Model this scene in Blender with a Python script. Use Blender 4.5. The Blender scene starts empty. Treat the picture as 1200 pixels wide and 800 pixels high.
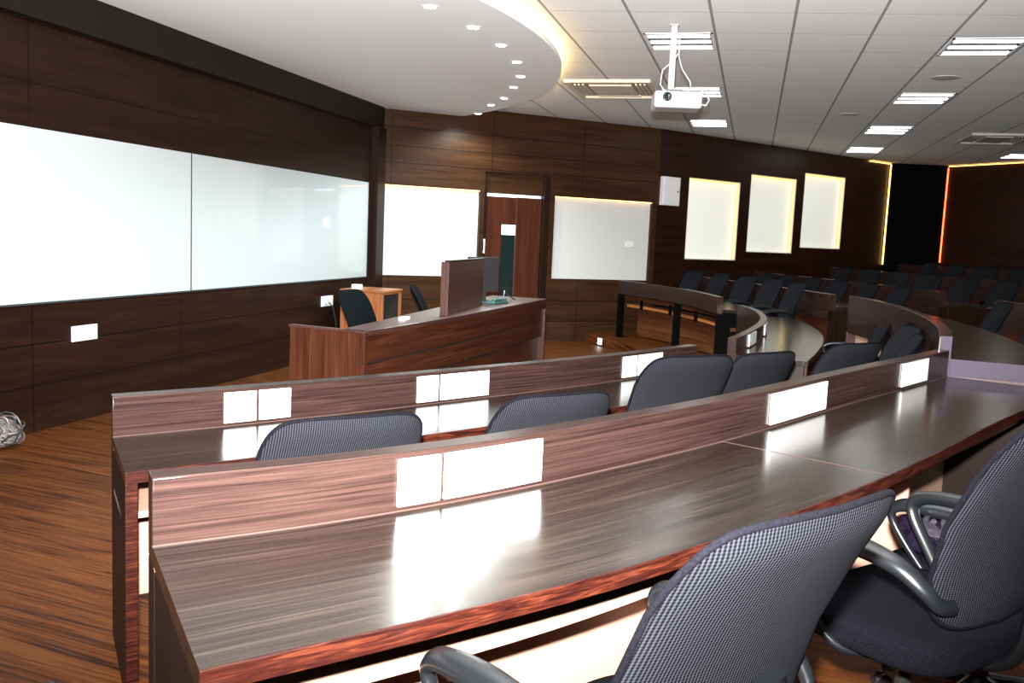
import bpy, math, random
from math import sin, cos, pi, radians, sqrt, atan2, hypot
from mathutils import Matrix, Vector
random.seed(7)
sc = bpy.context.scene
col = sc.collection
# ------------------------------------------------------------------ camera
CAM_H = 1.52
cam_d = bpy.data.cameras.new('camera'); cam = bpy.data.objects.new('camera', cam_d); col.objects.link(cam)
cam_d.sensor_width = 36.0; cam_d.sensor_fit = 'HORIZONTAL'; cam_d.lens = 1080.0 / 1200.0 * 36.0
cam_d.clip_start = 0.05; cam_d.clip_end = 100
RT = Vector((0.9665361, 0.25278190, 0.04369530)); DN = Vector((0.07102767, -0.10002925, -0.99244608)); FW = Vector((-0.24650159, 0.96233854, -0.11463639))
mw = Matrix.Identity(4)
for i in range(3):
    mw[i][0] = RT[i]; mw[i][1] = -DN[i]; mw[i][2] = -FW[i]
mw[0][3], mw[1][3], mw[2][3] = 0, 0, CAM_H
cam.matrix_world = mw
sc.camera = cam
# ------------------------------------------------------------------ world, exposure, light
w = bpy.data.worlds.new('world'); sc.world = w; w.use_nodes = True
w.node_tree.nodes['Background'].inputs[0].default_value = (0.02, 0.02, 0.022, 1)
w.node_tree.nodes['Background'].inputs[1].default_value = 0.3
sc.view_settings.view_transform = 'Standard'; sc.view_settings.look = 'None'
sc.view_settings.gamma = 1.0; sc.view_settings.use_curve_mapping = False
sc.view_settings.exposure = 0.5
FLASH_W = 4300.0      # the photographer's flash, on top of the camera
TROFFER_W = 7.0
DOWN_W = 85.0
fl = bpy.data.lights.new('camera_flash', 'SPOT'); fl.energy = FLASH_W; fl.spot_size = radians(98); fl.spot_blend = 0.85
fl.shadow_soft_size = 0.03; fl.color = (1.0, 0.98, 0.96)
flo = bpy.data.objects.new('camera_flash', fl); col.objects.link(flo)
flo.matrix_world = mw @ Matrix.Rotation(radians(13), 4, 'X'); flo.location = Vector((0, 0, CAM_H)) - DN * 0.16 - RT * 0.02 - FW * 0.03

# ------------------------------------------------------------------ helpers
def tag(o, label=None, cat=None, group=None, kind=None):
    if label: o['label'] = label
    if cat: o['category'] = cat
    if group: o['group'] = group
    if kind: o['kind'] = kind
    return o
def thing(name, label, cat, loc=(0, 0, 0), rz=0.0, group=None, kind=None):
    o = bpy.data.objects.new(name, None); col.objects.link(o); o.empty_display_size = .05
    o.location = loc; o.rotation_euler = (0, 0, rz)
    return tag(o, label, cat, group, kind)
def root_loc(o):
    v = Vector((0, 0, 0))
    while o is not None:
        v += o.location; o = o.parent
    return v
class MB:
    def __init__(s): s.v = []; s.f = []; s.uv = []
    def face(s, ps, uvs):
        b = len(s.v); s.v += [tuple(p) for p in ps]; s.f.append(tuple(range(b, b + len(ps)))); s.uv.append(list(uvs)); return s
    def box(s, x0, x1, y0, y1, z0, z1, T=None, grain=None):
        d = (abs(x1 - x0), abs(y1 - y0), abs(z1 - z0))
        g = grain if grain is not None else d.index(max(d))
        c = [Vector((x, y, z)) for x in (x0, x1) for y in (y0, y1) for z in (z0, z1)]
        F = [((0, 1, 3, 2), 0), ((4, 6, 7, 5), 0), ((0, 4, 5, 1), 1), ((2, 3, 7, 6), 1), ((0, 2, 6, 4), 2), ((1, 5, 7, 3), 2)]
        for idx, n in F:
            ax = [a for a in range(3) if a != n]
            if g in ax: ua = g; va = [a for a in ax if a != g][0]
            else: ua, va = ax
            ps = [c[i] for i in idx]; uv = [(p[ua], p[va]) for p in ps]
            if T is not None: ps = [T @ p for p in ps]
            s.face(ps, uv)
        return s
    def grid(s, P, closed_u=False, closed_v=False, uvscale=None):
        nu = len(P); nv = len(P[0])
        for i in range(nu if closed_u else nu - 1):
            for j in range(nv if closed_v else nv - 1):
                a, b, c_, d = P[i][j], P[(i + 1) % nu][j], P[(i + 1) % nu][(j + 1) % nv], P[i][(j + 1) % nv]
                if uvscale: uv = [(uvscale[0] * ii, uvscale[1] * jj) for ii, jj in ((i, j), (i + 1, j), (i + 1, j + 1), (i, j + 1))]
                else: uv = [(0, 0)] * 4
                s.face([a, b, c_, d], uv)
        return s
    def tube(s, pts, r, n=10, closed=False, flat=None, cap=True):
        pts = [Vector(p) for p in pts]; N = len(pts)
        rr = r if isinstance(r, (list, tuple)) else [r] * N
        rings = []; up = None; L = 0
        for i, p in enumerate(pts):
            if closed: t = (pts[(i + 1) % N] - pts[i - 1])
            else: t = (pts[min(i + 1, N - 1)] - pts[max(i - 1, 0)])
            t.normalize()
            if up is None: up = Vector((0, 0, 1)) if abs(t.z) < .9 else Vector((1, 0, 0))
            side = t.cross(up)
            if side.length < 1e-5: side = t.cross(Vector((1, 0, 0)))
            side.normalize(); up = side.cross(t).normalized()
            fa, fb = flat if flat else (1, 1)
            rings.append([p + side * (cos(2 * pi * k / n) * rr[i] * fa) + up * (sin(2 * pi * k / n) * rr[i] * fb) for k in range(n)])
        s.grid(rings, closed_u=closed, closed_v=True, uvscale=(.03, .01))
        if cap and not closed:
            s.face(rings[0], [(0, 0)] * n); s.face(list(reversed(rings[-1])), [(0, 0)] * n)
        return s
    def lathe(s, prof, n=24, c=(0, 0, 0), T=None):
        rows = []
        for r, z in prof:
            row = [Vector((c[0] + r * cos(2 * pi * k / n), c[1] + r * sin(2 * pi * k / n), c[2] + z)) for k in range(n)]
            if T is not None: row = [T @ p for p in row]
            rows.append(row)
        return s.grid(rows, closed_v=True, uvscale=(.02, .02))
    def prism(s, poly, z0, z1):
        n = len(poly)
        s.face([(x, y, z1) for x, y in poly], [(x, y) for x, y in poly])
        s.face([(x, y, z0) for x, y in reversed(poly)], [(x, y) for x, y in reversed(poly)])
        u = 0
        for i in range(n):
            a = poly[i]; b = poly[(i + 1) % n]; l = hypot(b[0] - a[0], b[1] - a[1])
            s.face([(a[0], a[1], z0), (b[0], b[1], z0), (b[0], b[1], z1), (a[0], a[1], z1)], [(u, z0), (u + l, z0), (u + l, z1), (u, z1)]); u += l
        return s
    def build(s, name, mat, parent=None, bevel=0, smooth=None, segs=2):
        off = root_loc(parent)
        me = bpy.data.meshes.new(name)
        me.from_pydata([(v[0] - off.x, v[1] - off.y, v[2] - off.z) for v in s.v], [], s.f)
        ul = me.uv_layers.new(name='UVMap')
        k = 0
        for uvs in s.uv:
            for q in uvs: ul.data[k].uv = q; k += 1
        me.materials.append(mat)
        import bmesh
        bm = bmesh.new(); bm.from_mesh(me)
        bmesh.ops.remove_doubles(bm, verts=bm.verts, dist=1e-5)
        bmesh.ops.recalc_face_normals(bm, faces=bm.faces)
        bm.to_mesh(me); bm.free()
        if smooth:
            for p in me.polygons: p.use_smooth = True
            me.set_sharp_from_angle(angle=radians(smooth))
        o = bpy.data.objects.new(name, me); col.objects.link(o)
        if parent is not None: o.parent = parent
        if bevel:
            m = o.modifiers.new('bevel', 'BEVEL'); m.width = bevel; m.segments = segs; m.limit_method = 'ANGLE'; m.angle_limit = radians(40)
        return o
def copy_tree(o, parent=None):
    c = o.copy(); col.objects.link(c); c.parent = parent
    for ch in list(o.children): copy_tree(ch, c)
    return c
def catmull(P, step=.1):
    P = [Vector((p[0], p[1])) for p in P]
    Q = [P[0] * 2 - P[1]] + P + [P[-1] * 2 - P[-2]]
    out = []
    for i in range(1, len(Q) - 2):
        a, b, c_, d = Q[i - 1:i + 3]
        for k in range(24):
            t = k / 24
            out.append(.5 * ((2 * b) + (c_ - a) * t + (2 * a - 5 * b + 4 * c_ - d) * t * t + (3 * b - a - 3 * c_ + d) * t ** 3))
    out.append(P[-1])
    L = [0]
    for i in range(1, len(out)): L.append(L[-1] + (out[i] - out[i - 1]).length)
    n = max(2, int(round(L[-1] / step))); res = []; j = 0
    for k in range(n + 1):
        t = L[-1] * k / n
        while j < len(L) - 2 and L[j + 1] < t: j += 1
        q = (t - L[j]) / max(1e-9, L[j + 1] - L[j]); res.append(out[j].lerp(out[j + 1], min(1, max(0, q))))
    return res
class Path:
    def __init__(s, pts, step=.1, n0=None):
        s.p = catmull(pts, step); s.n = []; s.s = [0]
        for i in range(1, len(s.p)): s.s.append(s.s[-1] + (s.p[i] - s.p[i - 1]).length)
        for i in range(len(s.p)):
            t = (s.p[min(i + 1, len(s.p) - 1)] - s.p[max(i - 1, 0)]).normalized(); s.n.append(Vector((t.y, -t.x)))
        s.L = s.s[-1]
        if n0:
            for i in range(len(s.p)):
                k = max(0, 1 - s.s[i] / .35); s.n[i] = s.n[i].lerp(Vector(n0), k)
    def at(s, t):
        t = min(max(t, 0), s.L); j = 0
        while j < len(s.s) - 2 and s.s[j + 1] < t: j += 1
        q = (t - s.s[j]) / (s.s[j + 1] - s.s[j]); return s.p[j].lerp(s.p[j + 1], q), s.n[j].lerp(s.n[j + 1], q)
    def sub(s, a, b):
        ts = [a] + [t for t in s.s if a + .01 < t < b - .01] + [b]
        return [(t,) + s.at(t) for t in ts]
def sweep(mb, path, d0, d1, z0, z1, a=0, b=None):
    """closed band along the path between the offsets d0..d1 and the heights z0..z1"""
    b = path.L if b is None else b
    st = path.sub(a, b); prev = None
    for t, p, n in st:
        A = p + n * d0; B = p + n * d1
        c = [(A.x, A.y, z0), (B.x, B.y, z0), (B.x, B.y, z1), (A.x, A.y, z1)]
        vs = [0, d1 - d0, d1 - d0 + z1 - z0, 2 * (d1 - d0) + z1 - z0, 2 * (d1 - d0 + z1 - z0)]
        if prev:
            pt, pc = prev
            for k in range(4):
                k2 = (k + 1) % 4
                mb.face([pc[k], c[k], c[k2], pc[k2]], [(pt, vs[k]), (t, vs[k]), (t, vs[k + 1]), (pt, vs[k + 1])])
        else: mb.face(list(reversed(c)), [(z0, 0), (z0, d1 - d0), (z1, d1 - d0), (z1, 0)])
        prev = (t, c)
    mb.face(prev[1], [(z0, 0), (z0, d1 - d0), (z1, d1 - d0), (z1, 0)])
    return mb

# ------------------------------------------------------------------ materials
class NT:
    def __init__(s, name):
        s.m = bpy.data.materials.new(name); s.m.use_nodes = True; s.t = s.m.node_tree; s.b = s.t.nodes['Principled BSDF']
    def n(s, typ, **kw):
        x = s.t.nodes.new(typ)
        for k, v in kw.items():
            if k in x.inputs: x.inputs[k].default_value = v
            else: setattr(x, k, v)
        return x
    def l(s, a, b): s.t.links.new(a, b)
    def math(s, op, a, b=None):
        x = s.t.nodes.new('ShaderNodeMath'); x.operation = op
        for i, v in enumerate((a, b)):
            if v is None: continue
            if isinstance(v, (int, float)): x.inputs[i].default_value = v
            else: s.l(v, x.inputs[i])
        return x.outputs[0]
    def mix(s, f, a, b, blend='MIX'):
        x = s.t.nodes.new('ShaderNodeMix'); x.data_type = 'RGBA'; x.blend_type = blend
        for i, v in ((0, f), (6, a), (7, b)):
            if isinstance(v, (int, float)): x.inputs[i].default_value = v
            elif isinstance(v, tuple): x.inputs[i].default_value = (*v, 1) if len(v) == 3 else v
            else: s.l(v, x.inputs[i])
        return x.outputs[2]
    def ramp(s, f, stops):
        x = s.t.nodes.new('ShaderNodeValToRGB'); s.l(f, x.inputs[0]); e = x.color_ramp.elements
        while len(e) < len(stops): e.new(.5)
        for k, (p, c) in enumerate(stops): e[k].position = p; e[k].color = (*c, 1)
        return x.outputs[0]
def plain(name, c, rough=.5, metal=0, emit=None, es=0, coat=0, spec=None, noise=0, nscale=40, sheen=0):
    t = NT(name); b = t.b
    b.inputs['Base Color'].default_value = (*c, 1); b.inputs['Roughness'].default_value = rough; b.inputs['Metallic'].default_value = metal
    b.inputs['Coat Weight'].default_value = coat
    if spec is not None: b.inputs['Specular IOR Level'].default_value = spec
    if emit: b.inputs['Emission Color'].default_value = (*emit, 1); b.inputs['Emission Strength'].default_value = es
    if noise:
        tc = t.n('ShaderNodeTexCoord'); nz = t.n('ShaderNodeTexNoise', Scale=nscale, Detail=4.0); t.l(tc.outputs['Object'], nz.inputs['Vector'])
        k = t.ramp(nz.outputs[0], [(.3, tuple(x * (1 - noise) for x in c)), (.7, tuple(min(1, x * (1 + noise)) for x in c))])
        t.l(k, b.inputs['Base Color'])
    return t.m
def wood(name, dark, mid, light, rough=.3, su=1.1, sv=16, spec=.5, grooves=None, coat=0.0, bump=.0, fine=.5):
    t = NT(name); b = t.b
    uv = t.n('ShaderNodeTexCoord').outputs['UV']
    mp = t.n('ShaderNodeMapping'); mp.inputs['Scale'].default_value = (su, sv, 1); t.l(uv, mp.inputs[0])
    n1 = t.n('ShaderNodeTexNoise', Scale=1.0, Detail=5.0, Roughness=.6, Distortion=1.2); t.l(mp.outputs[0], n1.inputs['Vector'])
    mp2 = t.n('ShaderNodeMapping'); mp2.inputs['Scale'].default_value = (su * 3, sv * 7, 1); t.l(uv, mp2.inputs[0])
    n2 = t.n('ShaderNodeTexNoise', Scale=1.0, Detail=3.0, Roughness=.6); t.l(mp2.outputs[0], n2.inputs['Vector'])
    f = t.math('ADD', t.math('MULTIPLY', n1.outputs[0], 1 - fine * .5), t.math('MULTIPLY', n2.outputs[0], fine * .5))
    c = t.ramp(f, [(.36, dark), (.5, mid), (.66, light)])
    if grooves:
        per, u0, zs, wd = grooves
        sep = t.n('ShaderNodeSeparateXYZ'); t.l(uv, sep.inputs[0])
        fr = t.math('FRACT', t.math('DIVIDE', t.math('SUBTRACT', sep.outputs[0], u0), per))
        g = t.math('LESS_THAN', fr, wd / per)
        for z in zs:
            g = t.math('MAXIMUM', g, t.math('LESS_THAN', t.math('ABSOLUTE', t.math('SUBTRACT', sep.outputs[1], z)), wd / 2))
        c = t.mix(g, c, tuple(x * .45 for x in dark))
    t.l(c, b.inputs['Base Color'])
    rr = t.math('ADD', t.math('MULTIPLY', n2.outputs[0], .1), rough - .05); t.l(rr, b.inputs['Roughness'])
    b.inputs['Specular IOR Level'].default_value = spec; b.inputs['Coat Weight'].default_value = coat
    if bump:
        bp = t.n('ShaderNodeBump', Strength=bump, Distance=.001); t.l(n2.outputs[0], bp.inputs['Height']); t.l(bp.outputs[0], b.inputs['Normal'])
    return t.m
M = {}
M['desk'] = wood('dark_laminate', (.0085, .0040, .0033), (.022, .0115, .0096), (.042, .0225, .0185), rough=.24, su=1.3, sv=70, spec=.3, fine=.8)
M['top'] = wood('desktop_laminate_sheen', (.0030, .0021, .0016), (.013, .0088, .0067), (.036, .026, .020), rough=.19, su=1.3, sv=62, spec=.52, fine=.7)  # desk laminate turned greyer, the ceiling's reflection painted into its colour
M['edge'] = wood('red_edge_band', (.006, .001, .0008), (.020, .0036, .002), (.062, .014, .006), rough=.4, su=9, sv=90, spec=.2)
M['panel'] = wood('side_panel_brown', (.006, .0025, .0012), (.009, .004, .002), (.012, .0055, .003), rough=.45, su=1, sv=20, spec=.2)
M['brownpanel'] = wood('brown_frame_panel', (.05, .014, .005), (.085, .027, .010), (.13, .045, .017), rough=.45, su=.8, sv=20, spec=.25)
M['peach'] = plain('peach_laminate', (.42, .25, .18), rough=.45)
M['bead'] = plain('laminate_joint', (.06, .035, .03), rough=.3)
M['wall'] = wood('wall_veneer', (.008, .0023, .0012), (.013, .004, .002), (.020, .007, .0035), rough=.45, spec=.2, su=.7, sv=11, grooves=(1.72, 1.02, (.33, .62, 2.40, 2.80), .012))
M['fwall'] = wood('front_wall_veneer', (.022, .0085, .003), (.036, .0145, .0055), (.054, .023, .009), rough=.42, spec=.2, su=.7, sv=11, grooves=(1.45, .15, (.30, .60, 2.40, 2.62, 2.86), .012))
M['swall'] = wood('side_wall_veneer', (.011, .0035, .002), (.019, .006, .003), (.030, .010, .005), rough=.38, spec=.3, su=.7, sv=11, grooves=(.85, .2, (.9,), .010))
M['rwall'] = wood('back_wall_veneer', (.010, .0025, .0015), (.017, .0045, .0025), (.026, .008, .004), rough=.45, spec=.2, su=.7, sv=11, grooves=(1.2, .2, (.9,), .010))
M['beam'] = plain('dark_beam', (.005, .0025, .0022), rough=.5, spec=.3)
M['blackpanel'] = plain('black_panel', (.0015, .0013, .0013), rough=.8, spec=.05)
M['podium'] = wood('podium_veneer', (.020, .0055, .003), (.045, .013, .0065), (.075, .026, .012), rough=.3, su=1.2, sv=30, spec=.35, fine=.7)
M['redwood'] = wood('red_door_veneer', (.032, .008, .004), (.058, .015, .007), (.085, .025, .011), rough=.35, su=.7, sv=22, spec=.3)
M['lectern'] = wood('lectern_veneer', (.032, .011, .009), (.052, .020, .016), (.075, .032, .025), rough=.35, su=1.2, sv=40, spec=.35, fine=.8)
M['cab'] = wood('orange_cabinet_veneer', (.16, .05, .015), (.30, .10, .03), (.42, .16, .05), rough=.35, su=1, sv=16)
M['arm'] = plain('black_plastic', (.005, .006, .007), rough=.28)
M['castor'] = plain('castor_black', (.012, .012, .013), rough=.35)
M['steel'] = plain('chrome_steel', (.6, .6, .62), rough=.2, metal=1)
M['whitepl'] = plain('white_plastic', (.80, .80, .80), rough=.35)
M['hole'] = plain('socket_hole_grey', (.45, .45, .46), rough=.6)
M['board'] = plain('white_glass_board', (.43, .465, .475), rough=.05, spec=.3)
M['board2'] = plain('white_writing_board', (.60, .61, .60), rough=.4, spec=.3)
M['boardtrim'] = plain('dark_board_trim', (.03, .04, .04), rough=.4)
M['soffit'] = plain('soffit_paint', (.84, .85, .86), rough=.8)
M['beige'] = plain('beige_ac_plastic', (.66, .60, .46), rough=.45)
M['beigedk'] = plain('ac_louvre_dark', (.30, .26, .18), rough=.5)
M['tube'] = plain('fluorescent_tube', (.9, .9, .9), rough=.4, emit=(.93, .97, 1.0), es=7.0)
M['refl'] = plain('louvre_reflector', (.03, .03, .04), rough=.4)
M['spot'] = plain('downlight_lamp', (.9, .9, .9), rough=.4, emit=(.92, 1.0, 1.0), es=40.0)
M['steplamp'] = plain('step_lamp', (.9, .9, .9), emit=(.95, .98, 1), es=8.0)
M['projwhite'] = plain('projector_white', (.42, .42, .43), rough=.4)
M['warmwin'] = plain('window_led', (.9, .6, .2), rough=.4, emit=(1.0, .55, .11), es=1.5)
M['warm'] = plain('warm_led', (.9, .7, .4), rough=.4, emit=(1.0, .52, .13), es=3.2)
M['warmdim'] = plain('warm_led_cove', (.9, .7, .4), rough=.4, emit=(1.0, .68, .26), es=17.0)
M['redled'] = plain('red_led', (.9, .3, .1), rough=.4, emit=(1.0, .11, .035), es=3.5)
M['blind'] = plain('glowing_blind', (.80, .80, .72), rough=.7, emit=(.93, .97, .86), es=.30)  # the blind's brightness is put into a glow of its own
M['reveal'] = plain('niche_reveal', (.72, .70, .62), rough=.6)
M['glassdk'] = plain('dark_door_glass', (.010, .018, .018), rough=.06)
M['glow'] = plain('corridor_light_gap', (.9, .95, 1), rough=.4, emit=(.80, .93, 1.0), es=1.6)
M['black'] = plain('matt_black', (.008, .008, .009), rough=.5)
M['cable_w'] = plain('pale_cable', (.20, .19, .18), rough=.4)
M['cable_p'] = plain('pink_grey_cable', (.13, .08, .085), rough=.4)
M['cable_k'] = plain('dark_cable', (.03, .03, .03), rough=.4)
M['bag'] = plain('dark_purple_film', (.006, .004, .010), rough=.12, spec=.5)
M['nosing'] = plain('step_nosing', (.01, .01, .01), rough=.25)
M['monitor'] = plain('monitor_silver', (.03, .028, .028), rough=.15)
M['teal'] = plain('teal_plastic', (.03, .09, .08), rough=.35)
M['spkr'] = plain('grille_grey', (.45, .45, .46), rough=.5)
def floor_mat(name, tint=1.0):
    t = NT(name); b = t.b
    tc = t.n('ShaderNodeTexCoord'); mp = t.n('ShaderNodeMapping'); mp.inputs['Rotation'].default_value = (0, 0, radians(8)); t.l(tc.outputs['UV'], mp.inputs[0])
    br = t.n('ShaderNodeTexBrick'); br.offset = .37; br.inputs['Scale'].default_value = 1; br.inputs['Brick Width'].default_value = 1.2; br.inputs['Row Height'].default_value = .19; br.inputs['Mortar Size'].default_value = .0012
    br.inputs['Color1'].default_value = (.9, .9, .9, 1); br.inputs['Color2'].default_value = (1.1, 1.1, 1.1, 1); br.inputs['Mortar'].default_value = (.35, .3, .3, 1)
    t.l(mp.outputs[0], br.inputs['Vector'])
    m1 = t.n('ShaderNodeMapping'); m1.inputs['Scale'].default_value = (1.2, 30, 1); t.l(mp.outputs[0], m1.inputs[0])
    n1 = t.n('ShaderNodeTexNoise', Scale=1.0, Detail=6.0, Roughness=.62, Distortion=1.6); t.l(m1.outputs[0], n1.inputs['Vector'])
    c = t.ramp(n1.outputs[0], [(.38, (.022 * tint, .006 * tint, .002 * tint)), (.49, (.085 * tint, .023 * tint, .005 * tint)), (.62, (.130 * tint, .043 * tint, .010 * tint))])
    t.l(t.mix(1.0, c, br.outputs[0], 'MULTIPLY'), b.inputs['Base Color']); b.inputs['Roughness'].default_value = .5; b.inputs['Specular IOR Level'].default_value = .10
    return t.m
M['floor'] = floor_mat('laminate_floor')
def ceil_mat():
    t = NT('ceiling_tiles'); b = t.b
    tc = t.n('ShaderNodeTexCoord'); sep = t.n('ShaderNodeSeparateXYZ'); t.l(tc.outputs['UV'], sep.inputs[0])
    x, y = sep.outputs[0], sep.outputs[1]
    fx = t.math('ABSOLUTE', t.math('SUBTRACT', t.math('FRACT', t.math('ADD', t.math('DIVIDE', t.math('ADD', x, 1.62), .598), .5)), .5))
    yy = t.math('ADD', y, t.math('MULTIPLY', t.math('ADD', x, .7), -.11))
    fy = t.math('ABSOLUTE', t.math('SUBTRACT', t.math('FRACT', t.math('ADD', t.math('DIVIDE', t.math('SUBTRACT', yy, 7.74), .675), .5)), .5))
    gx = t.math('LESS_THAN', fx, .018); gy = t.math('LESS_THAN', fy, .010)
    nz = t.n('ShaderNodeTexNoise', Scale=55.0, Detail=4.0); t.l(tc.outputs['UV'], nz.inputs['Vector'])
    c = t.ramp(nz.outputs[0], [(.35, (.76, .77, .78)), (.6, (.85, .86, .87))])
    c = t.mix(gy, c, (.55, .55, .55)); c = t.mix(gx, c, (.28, .28, .28))
    t.l(c, b.inputs['Base Color']); b.inputs['Roughness'].default_value = .85
    return t.m
M['ceil'] = ceil_mat()
def mesh_fabric(name, base, hi, per=.0062):
    t = NT(name); b = t.b
    tc = t.n('ShaderNodeTexCoord'); sep = t.n('ShaderNodeSeparateXYZ'); t.l(tc.outputs['UV'], sep.inputs[0])
    a = t.math('SINE', t.math('MULTIPLY', sep.outputs[0], 2 * pi / per)); c = t.math('SINE', t.math('MULTIPLY', sep.outputs[1], 2 * pi / (per * .8)))
    f = t.math('ADD', t.math('MULTIPLY', t.math('ADD', a, 1), .36), t.math('MULTIPLY', t.math('ADD', c, 1), .14))
    t.l(t.ramp(f, [(.15, base), (.85, hi)]), b.inputs['Base Color'])
    bp = t.n('ShaderNodeBump', Strength=.6, Distance=.002); t.l(f, bp.inputs['Height']); t.l(bp.outputs[0], b.inputs['Normal'])
    b.inputs['Roughness'].default_value = .75; b.inputs['Specular IOR Level'].default_value = .04; b.inputs['Roughness'].default_value = .95
    return t.m
M['mesh'] = mesh_fabric('black_mesh_fabric', (.0007, .0007, .0011), (.0195, .0205, .0255))
M['seat'] = plain('black_seat_fabric', (.0028, .0026, .0042), rough=.95, spec=.05, noise=.5, nscale=260)
M['tfab'] = plain('dark_teal_fabric', (.0015, .003, .004), rough=.95, spec=.05)

# ------------------------------------------------------------------ room shell
CE = 3.2
def struct(o, label): return tag(o, label, None, None, 'structure')
LW = -4.786
FA = Vector((LW, 11.35)); FB = Vector((-1.465, 14.2)); SB = Vector((2.414, 19.13)); BC = Vector((3.49, 19.40)); BD = Vector((9.2, 12.63))
def wall(name, A, B, z0, z1, holes, mat, label, thick=.12, u0=0):
    """holes: (s0, s1, za, zb); the room lies to the right of A->B"""
    A = Vector(A); B = Vector(B); t = (B - A).normalized(); n = Vector((-t.y, t.x)); L = (B - A).length
    ss = sorted({0, L} | {h[0] for h in holes} | {h[1] for h in holes}); zs = sorted({z0, z1} | {h[2] for h in holes} | {h[3] for h in holes})
    mb = MB()
    def P(s, d, z): q = A + t * s + n * d; return (q.x, q.y, z)
    def open_(i, j):
        if i < 0 or j < 0 or i >= len(ss) - 1 or j >= len(zs) - 1: return False
        cs = (ss[i] + ss[i + 1]) / 2; cz = (zs[j] + zs[j + 1]) / 2
        return any(h[0] < cs < h[1] and h[2] < cz < h[3] for h in holes)
    for i in range(len(ss) - 1):
        for j in range(len(zs) - 1):
            if open_(i, j): continue
            a, b, c, d = ss[i], ss[i + 1], zs[j], zs[j + 1]
            for off in (0, thick):
                mb.face([P(a, off, c), P(b, off, c), P(b, off, d), P(a, off, d)], [(a + u0, c), (b + u0, c), (b + u0, d), (a + u0, d)])
            if i == 0 or open_(i - 1, j): mb.face([P(a, 0, c), P(a, thick, c), P(a, thick, d), P(a, 0, d)], [(a, c), (a + thick, c), (a + thick, d), (a, d)])
            if i == len(ss) - 2 or open_(i + 1, j): mb.face([P(b, 0, c), P(b, thick, c), P(b, thick, d), P(b, 0, d)], [(b, c), (b + thick, c), (b + thick, d), (b, d)])
            if j == 0 or open_(i, j - 1): mb.face([P(a, 0, c), P(b, 0, c), P(b, thick, c), P(a, thick, c)], [(a, c), (b, c), (b, c + thick), (a, c + thick)])
            if j == len(zs) - 2 or open_(i, j + 1): mb.face([P(a, 0, d), P(b, 0, d), P(b, thick, d), P(a, thick, d)], [(a, d), (b, d), (b, d + thick), (a, d + thick)])
    return struct(mb.build(name, mat), label), (A, t, n)
def on_wall(mb, W, s0, s1, z0, z1, d0, d1, grain=None):
    """box on a wall: s along it, d out of the room side (negative = towards the room)"""
    A, t, n = W
    T = Matrix(((t.x, n.x, 0, A.x), (t.y, n.y, 0, A.y), (0, 0, 1, 0), (0, 0, 0, 1)))
    return mb.box(s0, s1, d0, d1, z0, z1, T=T, grain=grain)
room = [(LW, -2.6), (LW, 11.35), (FB.x, FB.y), (SB.x, SB.y), (BC.x, BC.y), (BD.x, BD.y), (9.2, -2.6)]
struct(MB().prism(room, -.12, 0).build('floor', M['floor']), 'orange brown wood plank floor')
struct(MB().prism(room, CE, CE + .1).build('ceiling', M['ceil']), 'white tiled grid ceiling')
# left wall: s = y + 2.6
_, WL = wall('wall_left', (LW, -2.6), (LW, 11.35), 0, CE, [], M['wall'], 'dark brown veneered wall carrying the long whiteboards')
tdir = (FB - FA).normalized(); FL = (FB - FA).length
def fs(x): return (x - FA.x) / tdir.x
hb1 = (fs(-4.73), fs(-3.69), .92, 2.11); hb3 = (fs(-2.80), fs(-1.53), .92, 2.10); hd = (fs(-3.64), fs(-2.86), 0, 2.37)
_, WF = wall('wall_front', FA, FB, 0, CE, [hb1, hd, hb3], M['fwall'], 'brown veneered wall with the door between two white boards')
sdir = (SB - FB).normalized(); SLn = (SB - FB).length
def ss_(x): return (x - FB.x) / sdir.x
hw = [(ss_(-1.045), ss_(-.285), 1.262, 2.53), (ss_(-.125), ss_(.635), 1.41, 2.69), (ss_(.775), ss_(1.525), 1.52, 2.82)]
_, WS = wall('wall_side', FB, SB, 0, CE, hw, M['swall'], 'dark veneered side wall with three lit windows')
_, WR = wall('wall_recess', SB, BC, 0, CE, [], M['blackpanel'], 'black recessed panel between two led strips')
_, WB = wall('wall_back', BC, BD, 0, CE, [], M['rwall'], 'dark reddish wall lit by a red led strip')
wall('wall_right', BD, (9.2, -2.6), 0, CE, [], M['rwall'], 'dark veneered wall')
wall('wall_rear', (9.2, -2.6), (LW, -2.6), 0, CE, [], M['rwall'], 'dark veneered wall')
# beam along the left wall
struct(MB().box(LW, LW + .07, -2.6, 11.30, 2.81, 3.08).build('trim_1', M['beam'], bevel=.003), 'dark beam along the top of the left wall')
struct(MB().box(LW, LW + .10, 11.06, 11.30, 0, 2.81, grain=2).build('trim_2', M['wall']), 'dark corner pilaster between the whiteboards')
# round soffit
cc = Vector((-7.62, 7.49)); R0 = 5.88
arc = []
nf = Vector((-tdir.y, tdir.x))
for k in range(0, 181):
    a = radians(-62 + 124 * k / 180); p = cc + Vector((cos(a), sin(a))) * R0
    if p.x < LW + .001: continue
    if (p - FA).dot(nf) > -.001: continue
    arc.append(p)
a0, a1 = arc[0], arc[-1]
poly = [(LW + .001, a0.y)] + [(p.x, p.y) for p in arc]
# last point: where the circle meets the front wall, then back to the corner
poly += [(a1.x - .0, a1.y), (FA.x + .005, FA.y - .01)]
sof = MB().prism(poly, 3.075, 3.12).build('ceiling_disc', M['soffit']); struct(sof, 'large white round dropped ceiling over the whiteboards')
strip = MB(); pts = []
for p in arc:
    q = cc + (p - cc).normalized() * (R0 - .10)
    if (q - FA).dot(nf) > -.05 or q.x < LW + .03: continue
    pts.append((q.x, q.y, 3.132))
strip.tube(pts, .010, 6).build('led_strip', M['warmdim'], sof)

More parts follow.
